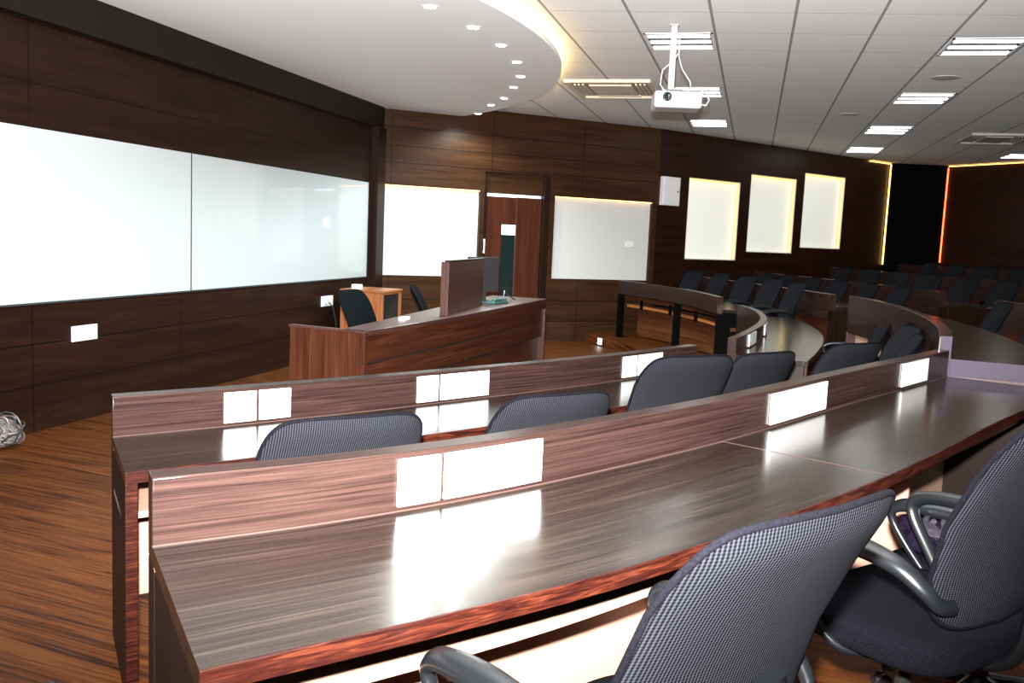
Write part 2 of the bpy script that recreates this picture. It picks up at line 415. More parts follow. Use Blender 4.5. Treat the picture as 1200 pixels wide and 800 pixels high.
# ------------------------------------------------------------------ whiteboards
def lw_board(y0, y1, label):
    r = thing('whiteboard', label, 'whiteboard', (LW, y0, .91))
    MB().box(LW + .002, LW + .018, y0, y1, .912, 2.10).build('board_surface', M['board'], r, bevel=.002)
    m = MB(); m.box(LW + .002, LW + .022, y0 - .006, y1 + .006, .900, .912); m.box(LW + .002, LW + .022, y1, y1 + .010, .900, 2.105); m.build('board_trim', M['boardtrim'], r)
lw_board(2.6, 7.14, 'long glossy white glass board on the left wall, nearer section')
lw_board(7.156, 10.96, 'glossy white glass board on the left wall, farther section next to the corner')
def fw_board(h, label, px):
    A, t, n = WF; q = A + t * h[0]
    r = thing('whiteboard', label, 'whiteboard', (q.x, q.y, h[2]))
    on_wall(MB(), WF, h[0] + .001, h[1] - .001, h[2], h[3], .05, .075).build('board_surface', M['board2'], r)
    m = MB(); on_wall(m, WF, h[0], h[1], h[3] - .014, h[3] - .004, .012, .030); m.build('led_strip', M['warm'], r)
    on_wall(MB(), WF, px - .07, px + .07, 1.42, 1.50, .038, .05).build('socket_plate', M['whitepl'], r, bevel=.003)
fw_board(hb1, 'white board in the lit wall recess just left of the door', fs(-4.08))
fw_board(hb3, 'white board in the lit wall recess just right of the door', fs(-1.79))
# door
A, t, n = WF; s0, s1 = hd[0], hd[1]
d = thing('door_1', 'dark red wooden double door with narrow glass panel', None, tuple(A + t * s0) + (0,), kind='structure')
fr = MB(); on_wall(fr, WF, s0, s0 + .05, 0, 2.37, .02, .14); on_wall(fr, WF, s1 - .10, s1, 0, 2.37, .0, .14)
fr.build('door_frame', M['wall'], d, bevel=.003)
on_wall(MB(), WF, s0 + .05, s1 - .10, 2.09, 2.37, .05, .09, grain=0).build('transom_panel', M['fwall'], d)
on_wall(MB(), WF, s0 + .05, s1 - .10, 2.045, 2.085, .10, .12).build('light_gap', M['glow'], d)
c0, c1 = fs(-3.405), fs(-3.24)
lf = on_wall(MB(), WF, s0 + .052, c0, .01, 2.04, .06, .10, grain=2).build('door_leaf', M['redwood'], d, bevel=.003)
rf = on_wall(MB(), WF, c1, s1 - .102, .01, 2.05, .055, .095, grain=2).build('door_leaf', M['redwood'], d, bevel=.003)
on_wall(MB(), WF, c0, c1, 1.66, 2.045, .062, .10, grain=2).build('door_rail', M['redwood'], d)
on_wall(MB(), WF, c0, c1, .12, 1.52, .07, .09).build('glass_panel', M['glassdk'], d)
on_wall(MB(), WF, c0, c1, 1.52, 1.66, .07, .09).build('lit_glass_panel', M['glow'], d)
on_wall(MB(), WF, c0, c1, .01, .12, .062, .10, grain=2).build('door_rail', M['redwood'], d)
mh = MB(); on_wall(mh, WF, s0 + .004, s0 + .022, 1.25, 1.45, -.03, -.012); on_wall(mh, WF, s0 + .006, s0 + .02, 1.26, 1.28, -.02, .06); on_wall(mh, WF, s0 + .006, s0 + .02, 1.42, 1.44, -.02, .06)
mh.build('door_handle', M['whitepl'], d, bevel=.004)
# side windows
for i, h in enumerate(hw):
    A, t, n = WS; q = A + t * h[0]
    r = thing('window_%d' % (i + 1), 'lit window with pale roller blind and warm led edge, %s' % ('nearest the front', 'in the middle', 'farthest back')[i], None, (q.x, q.y, h[2]), kind='structure')
    on_wall(MB(), WS, h[0], h[1], h[2], h[3], .095, .115).build('roller_blind', M['blind'], r)
    m = MB(); on_wall(m, WS, h[0], h[0] + .012, h[2], h[3], .0, .095); on_wall(m, WS, h[1] - .012, h[1], h[2], h[3], .0, .095)
    on_wall(m, WS, h[0], h[1], h[2], h[2] + .012, .0, .095); on_wall(m, WS, h[0], h[1], h[3] - .012, h[3], .0, .095); m.build('window_frame', M['reveal'], r)
    m = MB(); on_wall(m, WS, h[0] + .014, h[1] - .014, h[3] - .036, h[3] - .013, .030, .042); m.build('led_strip', M['warmwin'], r)
    m = MB(); on_wall(m, WS, h[1] - .030, h[1] - .013, h[2] + .03, h[3] - .046, .030, .042); m.build('led_strip', M['warmwin'], r)
# led strips at the back
def led(W, s0, s1, z0, z1, mat, label, dd=(-.035, -.015)):
    m = MB(); on_wall(m, W, s0, s1, z0, z1, dd[0], dd[1]); return tag(m.build('led_strip', mat), label, 'light strip')
led(WS, SLn - .03, SLn - .012, 1.27, 3.17, M['warm'], 'vertical amber led strip at the far end of the side wall')
led(WS, SLn - .75, SLn - .03, 3.172, 3.184, M['warm'], 'short amber led strip under the ceiling above the side wall')
led(WB, .012, .03, 1.35, 3.15, M['redled'], 'vertical red led strip at the edge of the back wall')
led(WB, .03, 3.4, 3.172, 3.184, M['warm'], 'long thin led strip under the ceiling along the back wall')
on_w = MB(); on_wall(on_w, WR, 0.03, (BC - SB).length - .10, 0, 3.19, -.06, -.02); struct(on_w.build('trim_3', M['blackpanel']), 'black projecting panel between the led strips')
# electrical box on side wall
eb = thing('electrical_box', 'small white box with keyhole high on the side wall, beside the first window', 'electrical box', (-1.33, 14.3, 2.07))
on_wall(MB(), WS, ss_(-1.44), ss_(-1.21), 2.07, 2.50, -.07, 0).build('box_body', M['whitepl'], eb, bevel=.006)
on_wall(MB(), WS, ss_(-1.43), ss_(-1.22), 2.08, 2.49, -.078, -.07).build('box_lid', M['whitepl'], eb, bevel=.003)
on_wall(MB(), WS, ss_(-1.25), ss_(-1.238), 2.27, 2.30, -.083, -.078).build('lock', M['black'], eb)
# sockets on left wall
def plate_lw(y0, y1, z0, z1, label):
    r = thing('wall_socket', label, 'socket', (LW, (y0 + y1) / 2, z0))
    MB().box(LW, LW + .012, y0, y1, z0, z1).build('face_plate', M['whitepl'], r, bevel=.004); return r
pl = plate_lw(5.68, 5.95, .60, .715, 'white blank socket plate low on the left wall under the long board')
pl2 = plate_lw(9.72, 10.02, .60, .72, 'white socket plate with a plugged cable, behind the podium')
MB().box(LW + .012, LW + .05, 9.80, 9.86, .63, .68).build('plug', M['hole'], pl2, bevel=.006)
MB().tube([(LW + .05, 9.83, .65), (LW + .09, 9.85, .60), (LW + .09, 9.95, .40), (LW + .07, 10.0, .12), (LW + .1, 10.02, .01)], .008, 6).build('cable', M['cable_k'], pl2, smooth=60)

# ------------------------------------------------------------------ ceiling fixtures
def troffer(x0, x1, y0, y1, label, lamp=False, grp='fluorescent ceiling lights'):
    r = thing('ceiling_light', label, 'ceiling light', ((x0 + x1) / 2, (y0 + y1) / 2, CE), group=grp)
    z = CE
    m = MB(); m.box(x0, x1, y0, y0 + .03, z - .006, z); m.box(x0, x1, y1 - .03, y1, z - .006, z); m.box(x0, x0 + .02, y0, y1, z - .006, z); m.box(x1 - .02, x1, y0, y1, z - .006, z)
    m.build('fixture_frame', M['whitepl'], r)
    MB().box(x0 + .02, x1 - .02, y0 + .03, y1 - .03, z - .002, z).build('reflector', M['refl'], r)
    w_ = (y1 - y0)
    for k in range(3):
        yc = y0 + w_ * (.17 + .33 * k)
        MB().box(x0 + .03, x1 - .03, yc - w_ * .058, yc + w_ * .058, z - .0075, z - .003).build('lamp_tube', M['tube'], r, bevel=.002)
    if lamp:
        L = bpy.data.lights.new('ceiling_light_lamp', 'AREA'); L.shape = 'RECTANGLE'; L.size = .5; L.size_y = .5; L.energy = TROFFER_W; L.color = (.93, .97, 1)
        o = bpy.data.objects.new('lamp', L); col.objects.link(o); o.parent = r; o.location = (0, 0, -.04)
    return r
tr = [(-1.0, -.44, 7.76, 8.42, 'three tube ceiling light behind the projector pole'), (-1.0, -.46, 10.42, 11.1, 'three tube ceiling light just beyond the projector'),
      (-1.0, -.47, 13.1, 13.85, 'three tube ceiling light nearest the white box wall, beyond the projector'),
      (1.39, 1.95, 8.05, 8.74, 'largest three tube ceiling light at the upper right'), (1.39, 1.95, 10.74, 11.5, 'second three tube ceiling light in the right hand line, between the two round speakers'),
      (1.40, 1.97, 13.52, 14.45, 'third three tube ceiling light in the right hand line'), (1.40, 1.96, 16.3, 17.2, 'last ceiling light of the right hand line, above the far window'),
      (3.95, 4.5, 16.95, 17.7, 'ceiling light by the red lit back wall at the right edge')]
for a in tr: troffer(*a)
for (x, y) in ((-1.0, 5.06), (-1.0, 2.36), (-1.0, -.3), (1.39, 5.35), (1.39, 2.65), (1.39, 0.), (3.79, 5.35), (3.79, 2.65), (3.79, 8.05), (3.79, 10.8), (6.2, 8.05), (6.2, 5.35), (6.2, 2.65)):  # unseen fixtures continuing the ceiling grid, added for their light
    troffer(x, x + .56, y, y + .68, 'added three tube ceiling light above the rear rows, outside the picture', False, 'ceiling lights outside the picture')
dl = [((-2.30, 6.27), 'ninth'), ((-2.18, 6.91), 'eighth'), ((-2.14, 7.56), 'seventh'), ((-2.19, 8.28), 'sixth'), ((-2.34, 9.01), 'fifth'), ((-2.58, 9.66), 'fourth'), ((-2.89, 10.42), 'third'), ((-3.2, 10.96), 'second'), ((-3.6, 11.75), 'first')]
for (x, y), nm in dl:
    r = thing('downlight', 'small bright downlight in the round ceiling, %s along the arc counted from the wall' % nm, 'downlight', (x, y, 3.075), group='downlights in the round ceiling')
    MB().lathe([(.056, 0), (.056, -.006), (.044, -.008), (.040, 0)], 20, (x, y, 3.075)).build('trim_ring', M['whitepl'], r, smooth=40)
    MB().lathe([(.0001, -.007), (.040, -.005), (.042, 0)], 20, (x, y, 3.075)).build('lamp', M['spot'], r, smooth=60)
    L = bpy.data.lights.new('downlight_lamp', 'SPOT'); L.energy = DOWN_W; L.spot_size = radians(150); L.spot_blend = .5; L.shadow_soft_size = .03; L.color = (.88, 1, .98)
    o = bpy.data.objects.new('lamp_light', L); col.objects.link(o); o.parent = r; o.location = (0, 0, -.02)
def ac(x0, x1, y0, y1, label, mat, dk):
    r = thing('ceiling_ac_unit', label, 'air conditioner', ((x0 + x1) / 2, (y0 + y1) / 2, CE)); z = CE
    m = MB()
    for i in range(2): m.box(x0, x1, (y0, y1 - .07)[i], (y0 + .07, y1)[i], z - .035, z)
    for i in range(2): m.box((x0, x1 - .05)[i], (x0 + .05, x1)[i], y0 + .07, y1 - .07, z - .035, z)
    m.build('housing', mat, r, bevel=.006)
    MB().box(x0 + .23, x1 - .23, y0 + .25, y1 - .25, z - .032, z).build('intake_grille', mat, r, bevel=.004)
    MB().box(x0 + .05, x1 - .05, y0 + .07, y1 - .07, z - .004, z).build('recess', dk, r)
    for sx in (0, 1):
        for k in range(3):
            xx = (x0 + .07 + .045 * k) if sx == 0 else (x1 - .10 - .045 * k)
            MB().box(xx, xx + .022, y0 + .22, y1 - .22, z - .028, z - .008).build('louvre', mat, r)
    for sy in (0, 1):
        yy = y0 + .11 if sy == 0 else y1 - .17
        MB().box(x0 + .22, x1 - .22, yy, yy + .06, z - .026, z - .010).build('louvre', mat, r)
ac(-2.10, -1.17, 9.92, 11.08, 'beige square cassette air conditioner in the ceiling by the round ceiling edge', M['beige'], M['beigedk'])
ac(2.80, 3.62, 14.15, 15.3, 'grey cassette air conditioner in the ceiling at the far right', plain('grey_ac_plastic', (.42, .40, .37), .5), M['beigedk'])
for (x, y), lb in (((1.66, 9.82), 'round ceiling speaker between the two nearest right hand lights'), ((1.03, 12.44), 'round ceiling speaker farther back, near the middle of the ceiling')):
    r = thing('ceiling_speaker', lb, 'speaker', (x, y, CE))
    MB().lathe([(.13, 0), (.13, -.004), (.105, -.007)], 28, (x, y, CE)).build('rim', M['spkr'], r, smooth=40)
    MB().lathe([(.105, -.0065), (.0001, -.009)], 28, (x, y, CE)).build('grille', M['spkr'], r, smooth=40)
# projector
px, py = -.72, 7.5
pr = thing('projector', 'white projector hanging from the ceiling on a pale pole', 'projector', (px, py, 2.54))
MB().box(px - .024, px + .024, py - .018, py + .018, 2.70, CE).build('pole', M['projwhite'], pr, bevel=.003)
MB().box(px - .035, px + .035, py - .05, py + .05, CE - .008, CE).build('ceiling_plate', M['projwhite'], pr, bevel=.003)
MB().box(px - .04, px + .09, py - .06, py + .06, 2.69, 2.705).build('bracket', M['refl'], pr)
T = Matrix.Translation((px + .045, py + .02, 0)) @ Matrix.Rotation(radians(12), 4, 'Z')
MB().box(-.185, .185, -.14, .14, 2.555, 2.685, T=T).build('projector_body', M['projwhite'], pr, bevel=.022, segs=3)
MB().box(-.165, .165, -.146, -.139, 2.575, 2.60, T=T).build('vent_slot', M['hole'], pr)
Tl = T @ Matrix.Translation((-.09, -.14, 2.635)) @ Matrix.Rotation(radians(90), 4, 'X')
MB().lathe([(.035, 0), (.035, .02), (.028, .022), (.0001, .012)], 20, T=Tl).build('lens', M['glassdk'], pr, smooth=40)
MB().box(-.06, .0, -.03, .04, 2.685, 2.70, T=T).build('connector', M['black'], pr)
cb = MB(); cb.tube([(px + .04, py - .03, 2.98), (px + .02, py - .06, 2.93), (px - .07, py - .06, 2.85), (px - .08, py - .05, 2.74), (px - .05, py - .04, 2.70)], .006, 6)
cb.tube([(px + .045, py - .03, 3.12), (px + .05, py - .03, 2.95), (px + .08, py - .04, 2.86), (px + .15, py - .05, 2.76), (px + .16, py - .1, 2.69), (px + .10, py - .14, 2.655), (px + .02, py - .14, 2.66), (px - .06, py - .1, 2.70)], .006, 6)
cb.tube([(px + .22, py, 2.60), (px + .28, py, 2.59), (px + .30, py, 2.63), (px + .28, py, 2.68), (px + .24, py + .02, 2.70)], .008, 6)
cb.build('cable', M['hole'], pr, smooth=60)

# ------------------------------------------------------------------ tiers
P1 = Path([(-2.14, 2.74), (-1.82, 3.17), (-1.36, 3.86), (-.75, 4.86), (-.29, 5.76)], n0=(.68, -.76))
P1a = Path([(-.07, 6.5), (.04, 7.2), (.13, 7.95), (.16, 8.65), (.12, 9.35), (.04, 9.85), (-.07, 10.25)])
PF = Path([(-.285, 10.46), (-.58, 11.35), (-.97, 12.15), (-1.40, 12.82), (-1.80, 13.30)])
P2 = Path([(-1.12, 1.55), (-.85, 1.84), (-.56, 2.23), (-.17, 2.88), (.11, 3.42), (.47, 4.17), (.75, 4.72), (1.05, 5.33)], n0=(.70, -.77))
P2a = Path([(1.065, 5.36), (1.17, 6.0), (1.235, 6.75), (1.25, 7.4), (1.22, 8.1), (1.12, 8.9), (.99, 9.5)])
P2f = Path([(.91, 10.62), (.42, 11.7), (-.20, 12.98), (-.93, 14.3)])
P3a = Path([(2.5, 6.8), (2.58, 7.8), (2.5, 8.7), (2.3, 9.6)])
P3f = Path([(2.14, 11.25), (1.75, 12.2), (1.32, 13.1), (.7, 14.4), (.1, 15.5)])
P4f = Path([(3.5, 11.9), (2.7, 13.7), (2.0, 15.2), (1.35, 16.8)])
P5f = Path([(4.85, 12.6), (4.1, 14.5), (3.3, 16.3), (2.6, 18.0)])
def tier(name, pts, z, label):
    return tag(MB().prism(pts, 0.001, z).build(name, M['floor'], bevel=.004), label, None, None, 'structure')
def off(path, d): return [((p + n * d).x, (p + n * d).y) for p, n in zip(path.p, path.n)]
lowpoly = off(P2, -.10) + off(P2a, -.10) + [(1.0, 10.25), (9.1, 10.25), (9.1, -2.5), (-1.3, -2.5)]
tier('floor_tier', lowpoly, .12, 'raised wooden tier under the second row of desks')
farpoly = [(-2.33, 13.44), (-1.85, 12.83), (-1.44, 12.3), (-1.0, 11.5), (-.62, 10.6), (-.45, 10.255), (9.1, 10.255), (9.1, 12.7), (3.42, 19.3), (2.46, 19.05), (-1.40, 14.19)]
tier('floor_tier', farpoly, .12, 'raised wooden tier with a step beside the front wall')
t3 = off(P3f, -.12) + [(.42, 16.55), (2.46, 19.05), (3.42, 19.3), (9.1, 12.65), (9.1, 9.9), (2.3, 10.4)]
tier('floor_tier', [(x, y) for x, y in t3], .24, 'third wooden tier at the back')
t4 = off(P4f, -.12) + [(1.5, 17.75), (2.46, 19.04), (3.42, 19.28), (9.05, 12.6), (9.05, 10.6)]
tier('floor_tier', t4, .36, 'fourth wooden tier at the back')
# nosing strip beside row 1
ns = MB(); q = [P1.at(s_) for s_ in (0, .3, .6, .9)]
ns.tube([((-2.12), 2.40, .006)] + [((p + n * .62).x, (p + n * .62).y, .006) for p, n in q], .010, 6, flat=(1.4, .5)).build('trim_4', M['nosing'])
bpy.data.objects['trim_4']['kind'] = 'structure'

sl = thing('step_light', 'small bright white light on the wooden step edge by the front wall', 'step light', (-2.0, 12.95, .04))
T = Matrix.Translation((-2.02, 12.99, 0)) @ Matrix.Rotation(atan2(-.61, .48), 4, 'Z')
MB().box(-.05, .05, -.022, -.002, .02, .115, T=T).build('light_housing', M['whitepl'], sl, bevel=.003)
MB().box(-.042, .042, -.026, -.022, .028, .107, T=T).build('light_lens', M['steplamp'], sl)
# ------------------------------------------------------------------ desks
def desk(label, path, zt, lh, depth, zf, group='curved tiered desks', fl_h=None, plates=(), detail=True, post_to_floor=True, endmat=None, thick=.065, supports=1.3, joints=(), frame=False, end_sides=(1, 1)):
    p0, n0 = path.at(0)
    r = thing('curved_desk', label, 'desk', (p0.x, p0.y, zf), group=group)
    L = path.L; bv = .003 if detail else 0; und = M['peach'] if detail else M['podium']
    fl_h = fl_h or 0
    sweep(MB(), path, -thick, 0, zt - .035 - fl_h, zt + lh).build('back_ledge', M['desk'], r, bevel=bv, smooth=25)
    if detail: sweep(MB(), path, 0, .003, zt, zt + .003).build('ledge_highlight_bead', M['bead'], r)  # paler strip along the ledge foot, its bright highlight line painted on
    top = sweep(MB(), path, 0, depth - .006, zt - .035, zt); top.build('desktop', M['top'], r, smooth=25)
    sweep(MB(), path, depth - .006, depth, zt - .037, zt + .0005).build('edge_band', M['edge'], r, bevel=.0015 if detail else 0)
    mb_z0 = zf + (.17 if zf < .1 else .04)
    if frame:
        sweep(MB(), path, .30, .318, zf + .02, zt - .25).build('modesty_panel', M['brownpanel'], r, smooth=25)
        sweep(MB(), path, .30, .318, zt - .17, zt - .06).build('upper_panel', M['brownpanel'], r, smooth=25)
        sweep(MB(), path, .10, .32, zt - .24, zt - .20).build('shelf', M['cab'], r, smooth=25)
        for i in range(4):
            b_ = L * (i + .6) / 4.1; sweep(MB(), path, .06, .10, zt - .25, zt - .12, b_ - .012, b_ + .012).build('shelf_bracket', M['blackpanel'], r)
    else:
        sweep(MB(), path, .02, .038, mb_z0, zt - .036).build('modesty_panel', und, r, smooth=25)
        sweep(MB(), path, .05, .37, zt - .19, zt - .168).build('shelf', und, r, bevel=.002 if detail else 0, smooth=25)
    # end panels
    for e, s_ in ((0, 0), (1, L)):
        if not end_sides[e]: continue
        a, b = (s_, s_ + .03) if e == 0 else (s_ - .03, s_)
        o = sweep(MB(), path, -thick, depth - .022, zf, zt - .036, a, b).build('side_panel', endmat or M['panel'], r, bevel=bv)
        sweep(MB(), path, depth - .021, depth - .001, zf, zt - .037, a, b).build('panel_edge', M['edge'], o, bevel=bv)
    k = max(1, int(round(L / supports)))
    for i in range(1, k + (1 if frame else 0)):
        s_ = L * i / k if i < k else L - .03
        if not frame: sweep(MB(), path, .04, .30, zf, zt - .036, s_ - .009, s_ + .009).build('support_panel', und, r)
        sweep(MB(), path, -thick, 0.018, zf, zt - .036 - fl_h, s_ - .03, s_ + .03).build('post', M['blackpanel'], r)
    for q_ in joints:
        sweep(MB(), path, .001, depth - .001, zt, zt + .0008, q_, q_ + .003).build('top_joint', M['bead'], r)
    for a, b in plates:
        o = sweep(MB(), path, .0005, .009, zt + lh * .09, zt + lh * .90, a, b).build('socket_plate', M['whitepl'], r, bevel=.003 if detail else .001)
        if detail:
            c = a + (b - a) * (.5 if b - a < .16 else .2)
            sweep(MB(), path, .009, .0105, zt + lh * .44, zt + lh * .52, c - .004, c + .004).build('socket_hole', M['hole'], o)
    return r
desk('front row desk with three pairs of white socket plates, nearest the podium', P1, .75, .145, .50, 0.0, plates=[(0.399, 0.529), (0.540, 0.674), (1.292, 1.411), (1.424, 1.716), (2.733, 2.864), (2.882, 3.132)])
desk('row two desk in the foreground, long dark glossy top with white socket plates', P2, .87, .14, .55, .12, plates=[(0.539, 0.657), (0.668, 0.988), (2.216, 2.729), (3.627, 4.008)], joints=(1.88,))
desk('short curved desk at the bend of the front row, top catching olive light', P1a, .765, .115, .48, 0.0, plates=[(.5, .85), (1.5, 1.85)], fl_h=.60, thick=.06)
desk('far arm of the front row, open panelled frame facing the podium', PF, .80, .14, .48, .12, plates=[(.5, .8)], fl_h=.02, supports=1.65, endmat=M['blackpanel'], frame=True, end_sides=(1, 0))
desk('raised curved desk at the bend of the second row, stepping up from the foreground desk', P2a, .96, .12, .50, .12, plates=[(.6, .85), (1.9, 2.2)], fl_h=.2, endmat=M['lectern'])
desk('far arm of the second row, running to the side wall below the windows', P2f, .89, .14, .48, .12, fl_h=.1, plates=[(.6, .9), (2.2, 2.5)], detail=False)
desk('bend of the third row at the right edge of the picture', P3a, .98, .13, .48, .12, fl_h=.1, detail=False)
desk('far arm of the third row, in the dark', P3f, .96, .14, .48, .24, fl_h=.1, detail=False)
desk('far arm of the fourth row, in the dark', P4f, 1.07, .14, .48, .36, fl_h=.1, detail=False)
desk('rearmost desk row below the black panel', P5f, 1.17, .14, .48, .36, fl_h=.1, detail=False)
# riser board where the foreground desk meets the raised one
p, n = P2a.at(0); tt = Vector((-n.y, n.x))
rb = thing('riser_board', 'pale lilac end board where the raised desk starts, foreground desk butting against it', 'board', (p.x, p.y, .87))
T = Matrix(((n.x, tt.x, 0, p.x), (n.y, tt.y, 0, p.y), (0, 0, 1, 0), (0, 0, 0, 1)))
riser = plain('lilac_laminate', (.050, .040, .058), rough=.6, spec=.1)
MB().box(.0, .50, -.012, -.002, .8705, .962, T=T).build('riser_face', riser, rb, bevel=.001)
MB().box(-.058, .0, -.012, -.002, .8705, 1.082, T=T).build('post_face', riser, rb, bevel=.001)
# ------------------------------------------------------------------ podium
PO = Path([(-2.25, 5.17), (-2.185, 5.74), (-2.13, 6.3), (-2.08, 6.97), (-2.03, 7.88), (-1.98, 9.03)], .08)
PB = [(-2.42, 5.22), (-2.44, 5.9), (-2.47, 6.6), (-2.50, 7.5), (-2.55, 9.05)]
po = thing('podium', 'long curved reddish wooden teacher podium before the whiteboards', 'podium', (-2.3, 5.2, 0))
outer = [((p).x, (p).y) for p in PO.p]
tp = MB().prism(outer + list(reversed(PB)), .865, .90).build('podium_top', M['lectern'], po, bevel=.003)
sweep(MB(), PO, -.04, -.006, .70, .865).build('upper_fascia', M['podium'], po, smooth=25)
sweep(MB(), PO, -.046, -.014, .688, .70).build('groove', M['black'], po)
sweep(MB(), PO, -.04, -.008, .545, .688).build('front_panel', M['podium'], po, smooth=25)
sweep(MB(), PO, -.05, -.012, .53, .545).build('groove', M['black'], po)
sweep(MB(), PO, -.10, -.05, 0.0, .53).build('kick_panel', M['podium'], po, smooth=25)
dv = Vector((-2.79 + 2.25, 5.25 - 5.17)).normalized()
T = Matrix(((dv.x, -dv.y, 0, -2.25), (dv.y, dv.x, 0, 5.17), (0, 0, 1, 0), (0, 0, 0, 1)))
MB().box(.0, .55, -.035, .0, 0, .885, T=T, grain=2).build('side_panel', M['podium'], po, bevel=.003)
MB().box(-.002, .56, -.045, .004, .885, .90, T=T).build('side_cap', M['lectern'], po, bevel=.002)
sweep(MB(), PO, -.5, .012, 0, .80, PO.L - .05, PO.L - .005).build('end_panel', M['lectern'], po, bevel=.003)
# lectern screen on the podium
le = thing('lectern_screen', 'raised wooden privacy panel standing on the podium top', 'privacy panel', (-2.17, 6.38, .90))
dv = Vector((-2.235 + 2.15, 7.70 - 6.38)).normalized()
T = Matrix(((dv.x, -dv.y, 0, -2.17), (dv.y, dv.x, 0, 6.50), (0, 0, 1, 0), (0, 0, 0, 1)))
MB().box(0, 1.18, 0, .03, .90, 1.30, T=T, grain=2).build('panel', M['lectern'], le, bevel=.003)
MB().box(-.0, .025, .03, .06, .90, 1.30, T=T, grain=2).build('return_panel', M['lectern'], le, bevel=.003)
MB().box(-.004, 1.184, -.004, .034, 1.30, 1.312, T=T).build('top_edge', M['panel'], le, bevel=.002)
# monitor
mo = thing('monitor', 'thin computer monitor seen from behind at the end of the wooden privacy panel', 'monitor', (-2.36, 8.15, .90))
T = Matrix.Translation((-2.38, 8.12, 0)) @ Matrix.Rotation(radians(62), 4, 'Z')
MB().box(-.20, .20, -.012, .012, .99, 1.31, T=T).build('screen_housing', M['monitor'], mo, bevel=.006)
MB().box(-.185, .185, .0125, .014, 1.005, 1.295, T=T).build('screen', M['glassdk'], mo)
MB().box(-.02, .02, -.03, -.012, .91, 1.15, T=T).build('stand', M['monitor'], mo, bevel=.003)
MB().lathe([(.0001, .014), (.09, .010), (.10, 0)], 24, (-2.38, 8.12, .9)).build('foot', M['monitor'], mo, smooth=40)
ph = thing('desk_telephone', 'small dark teal desk device with a curled cable on the podium top', 'telephone', (-2.22, 7.45, .90))
T = Matrix.Translation((-2.20, 7.98, .9005)) @ Matrix.Rotation(radians(75), 4, 'Z')
MB().box(-.13, .13, -.05, .05, 0, .025, T=T).build('telephone_body', M['teal'], ph, bevel=.008)
MB().box(-.11, .11, -.045, -.01, .028, .05, T=T).build('handset', M['teal'], ph, bevel=.01)
k_ = MB()
for i in range(3):
    for j in range(4): k_.box(-.03 + .03 * j, -.012 + .03 * j, .005 + .014 * i, .015 + .014 * i, .025, .029, T=T)
k_.build('keypad', M['black'], ph)
MB().tube([(-2.19, 8.1, .92), (-2.2, 8.2, .95), (-2.22, 8.3, 1.0), (-2.21, 8.42, .95), (-2.18, 8.55, .907)], .006, 6).build('cable', M['cable_k'], ph, smooth=60)
tag(MB().box(-2.335, -2.285, 5.93, 6.03, .9005, .925).build('small_white_box', M['whitepl'], bevel=.004), 'tiny white box lying on the podium top near its middle', 'box')
# corner cabinet
cb = thing('open_cabinet', 'orange wooden open cabinet in the corner behind the podium', 'cabinet', (-4.2, 10.1, 0))
x0, x1, y0, y1 = -4.60, -4.08, 9.85, 10.45
MB().box(x0, x1, y0, y0 + .025, 0, .79, grain=2).build('side_panel', M['cab'], cb, bevel=.003)
MB().box(x0, x1, y1 - .025, y1, 0, .79, grain=2).build('side_panel', M['cab'], cb, bevel=.003)
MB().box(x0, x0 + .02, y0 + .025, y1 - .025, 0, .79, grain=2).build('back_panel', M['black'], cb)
MB().box(x0 - .01, x1 + .01, y0 - .01, y1 + .01, .79, .815).build('cabinet_top', M['cab'], cb, bevel=.003)
MB().box(x0 + .02, x1 - .02, y1 - .03, y1 - .0255, .07, .79).build('shade_lining', M['black'], cb)  # black sheets added inside for the shade behind the open front
MB().box(x0 + .02, x1 - .02, y0 + .0255, y0 + .03, .07, .79).build('shade_lining', M['black'], cb)
MB().box(x0 + .02, x1 - .01, y0 + .025, y1 - .025, .05, .07).build('bottom_shelf', M['cab'], cb)
MB().box(x1 - .02, x1, y0 + .025, y0 + .05, .05, .79, grain=2).build('front_stile', M['cab'], cb, bevel=.002)
MB().box(x1 - .02, x1, y1 - .06, y1 - .025, .05, .79, grain=2).build('front_stile', M['cab'], cb, bevel=.002)
MB().box(x1 - .02, x1, y0 + .05, y1 - .06, .765, .79).build('front_rail', M['cab'], cb, bevel=.002)
tag(MB().box(-4.50, -4.40, 9.92, 10.02, .8155, .87).build('small_white_box', M['whitepl'], bevel=.006), 'small white box standing on the orange corner cabinet', 'box')
# cable heap
ch = thing('cable_heap', 'tangled heap of pale cables on the floor by the left wall', 'cable', (-4.62, 4.95, 0))
for mi, (mat, cnt) in enumerate((('cable_w', 6), ('cable_p', 4), ('cable_k', 2))):
    m = MB()
    for k in range(cnt):
        rr = random.uniform(.07, .125); c0_ = Vector((-4.645 + random.uniform(-.03, .03), 4.86 + random.uniform(-.05, .05), .11 + random.uniform(-.02, .03)))
        ax = Matrix.Rotation(random.uniform(0, pi), 3, 'Z') @ Matrix.Rotation(random.uniform(.2, 1.4), 3, 'X'); pts = []
        for i in range(72):
            a = 2 * pi * i / 72 * 3; q = rr * (1 + .16 * sin(a * 1.7 + k) + .08 * sin(a * 4.3))
            v = ax @ Vector((q * cos(a), q * sin(a) * .8, .03 * sin(a * 2.3 + k * 2)))
            v = c0_ + v; v.z = max(.008, v.z); v.x = max(LW + .012, v.x); pts.append(v)
        m.tube(pts, .006, 5)
    m.build('cable_loops', M[mat], ch, smooth=60)

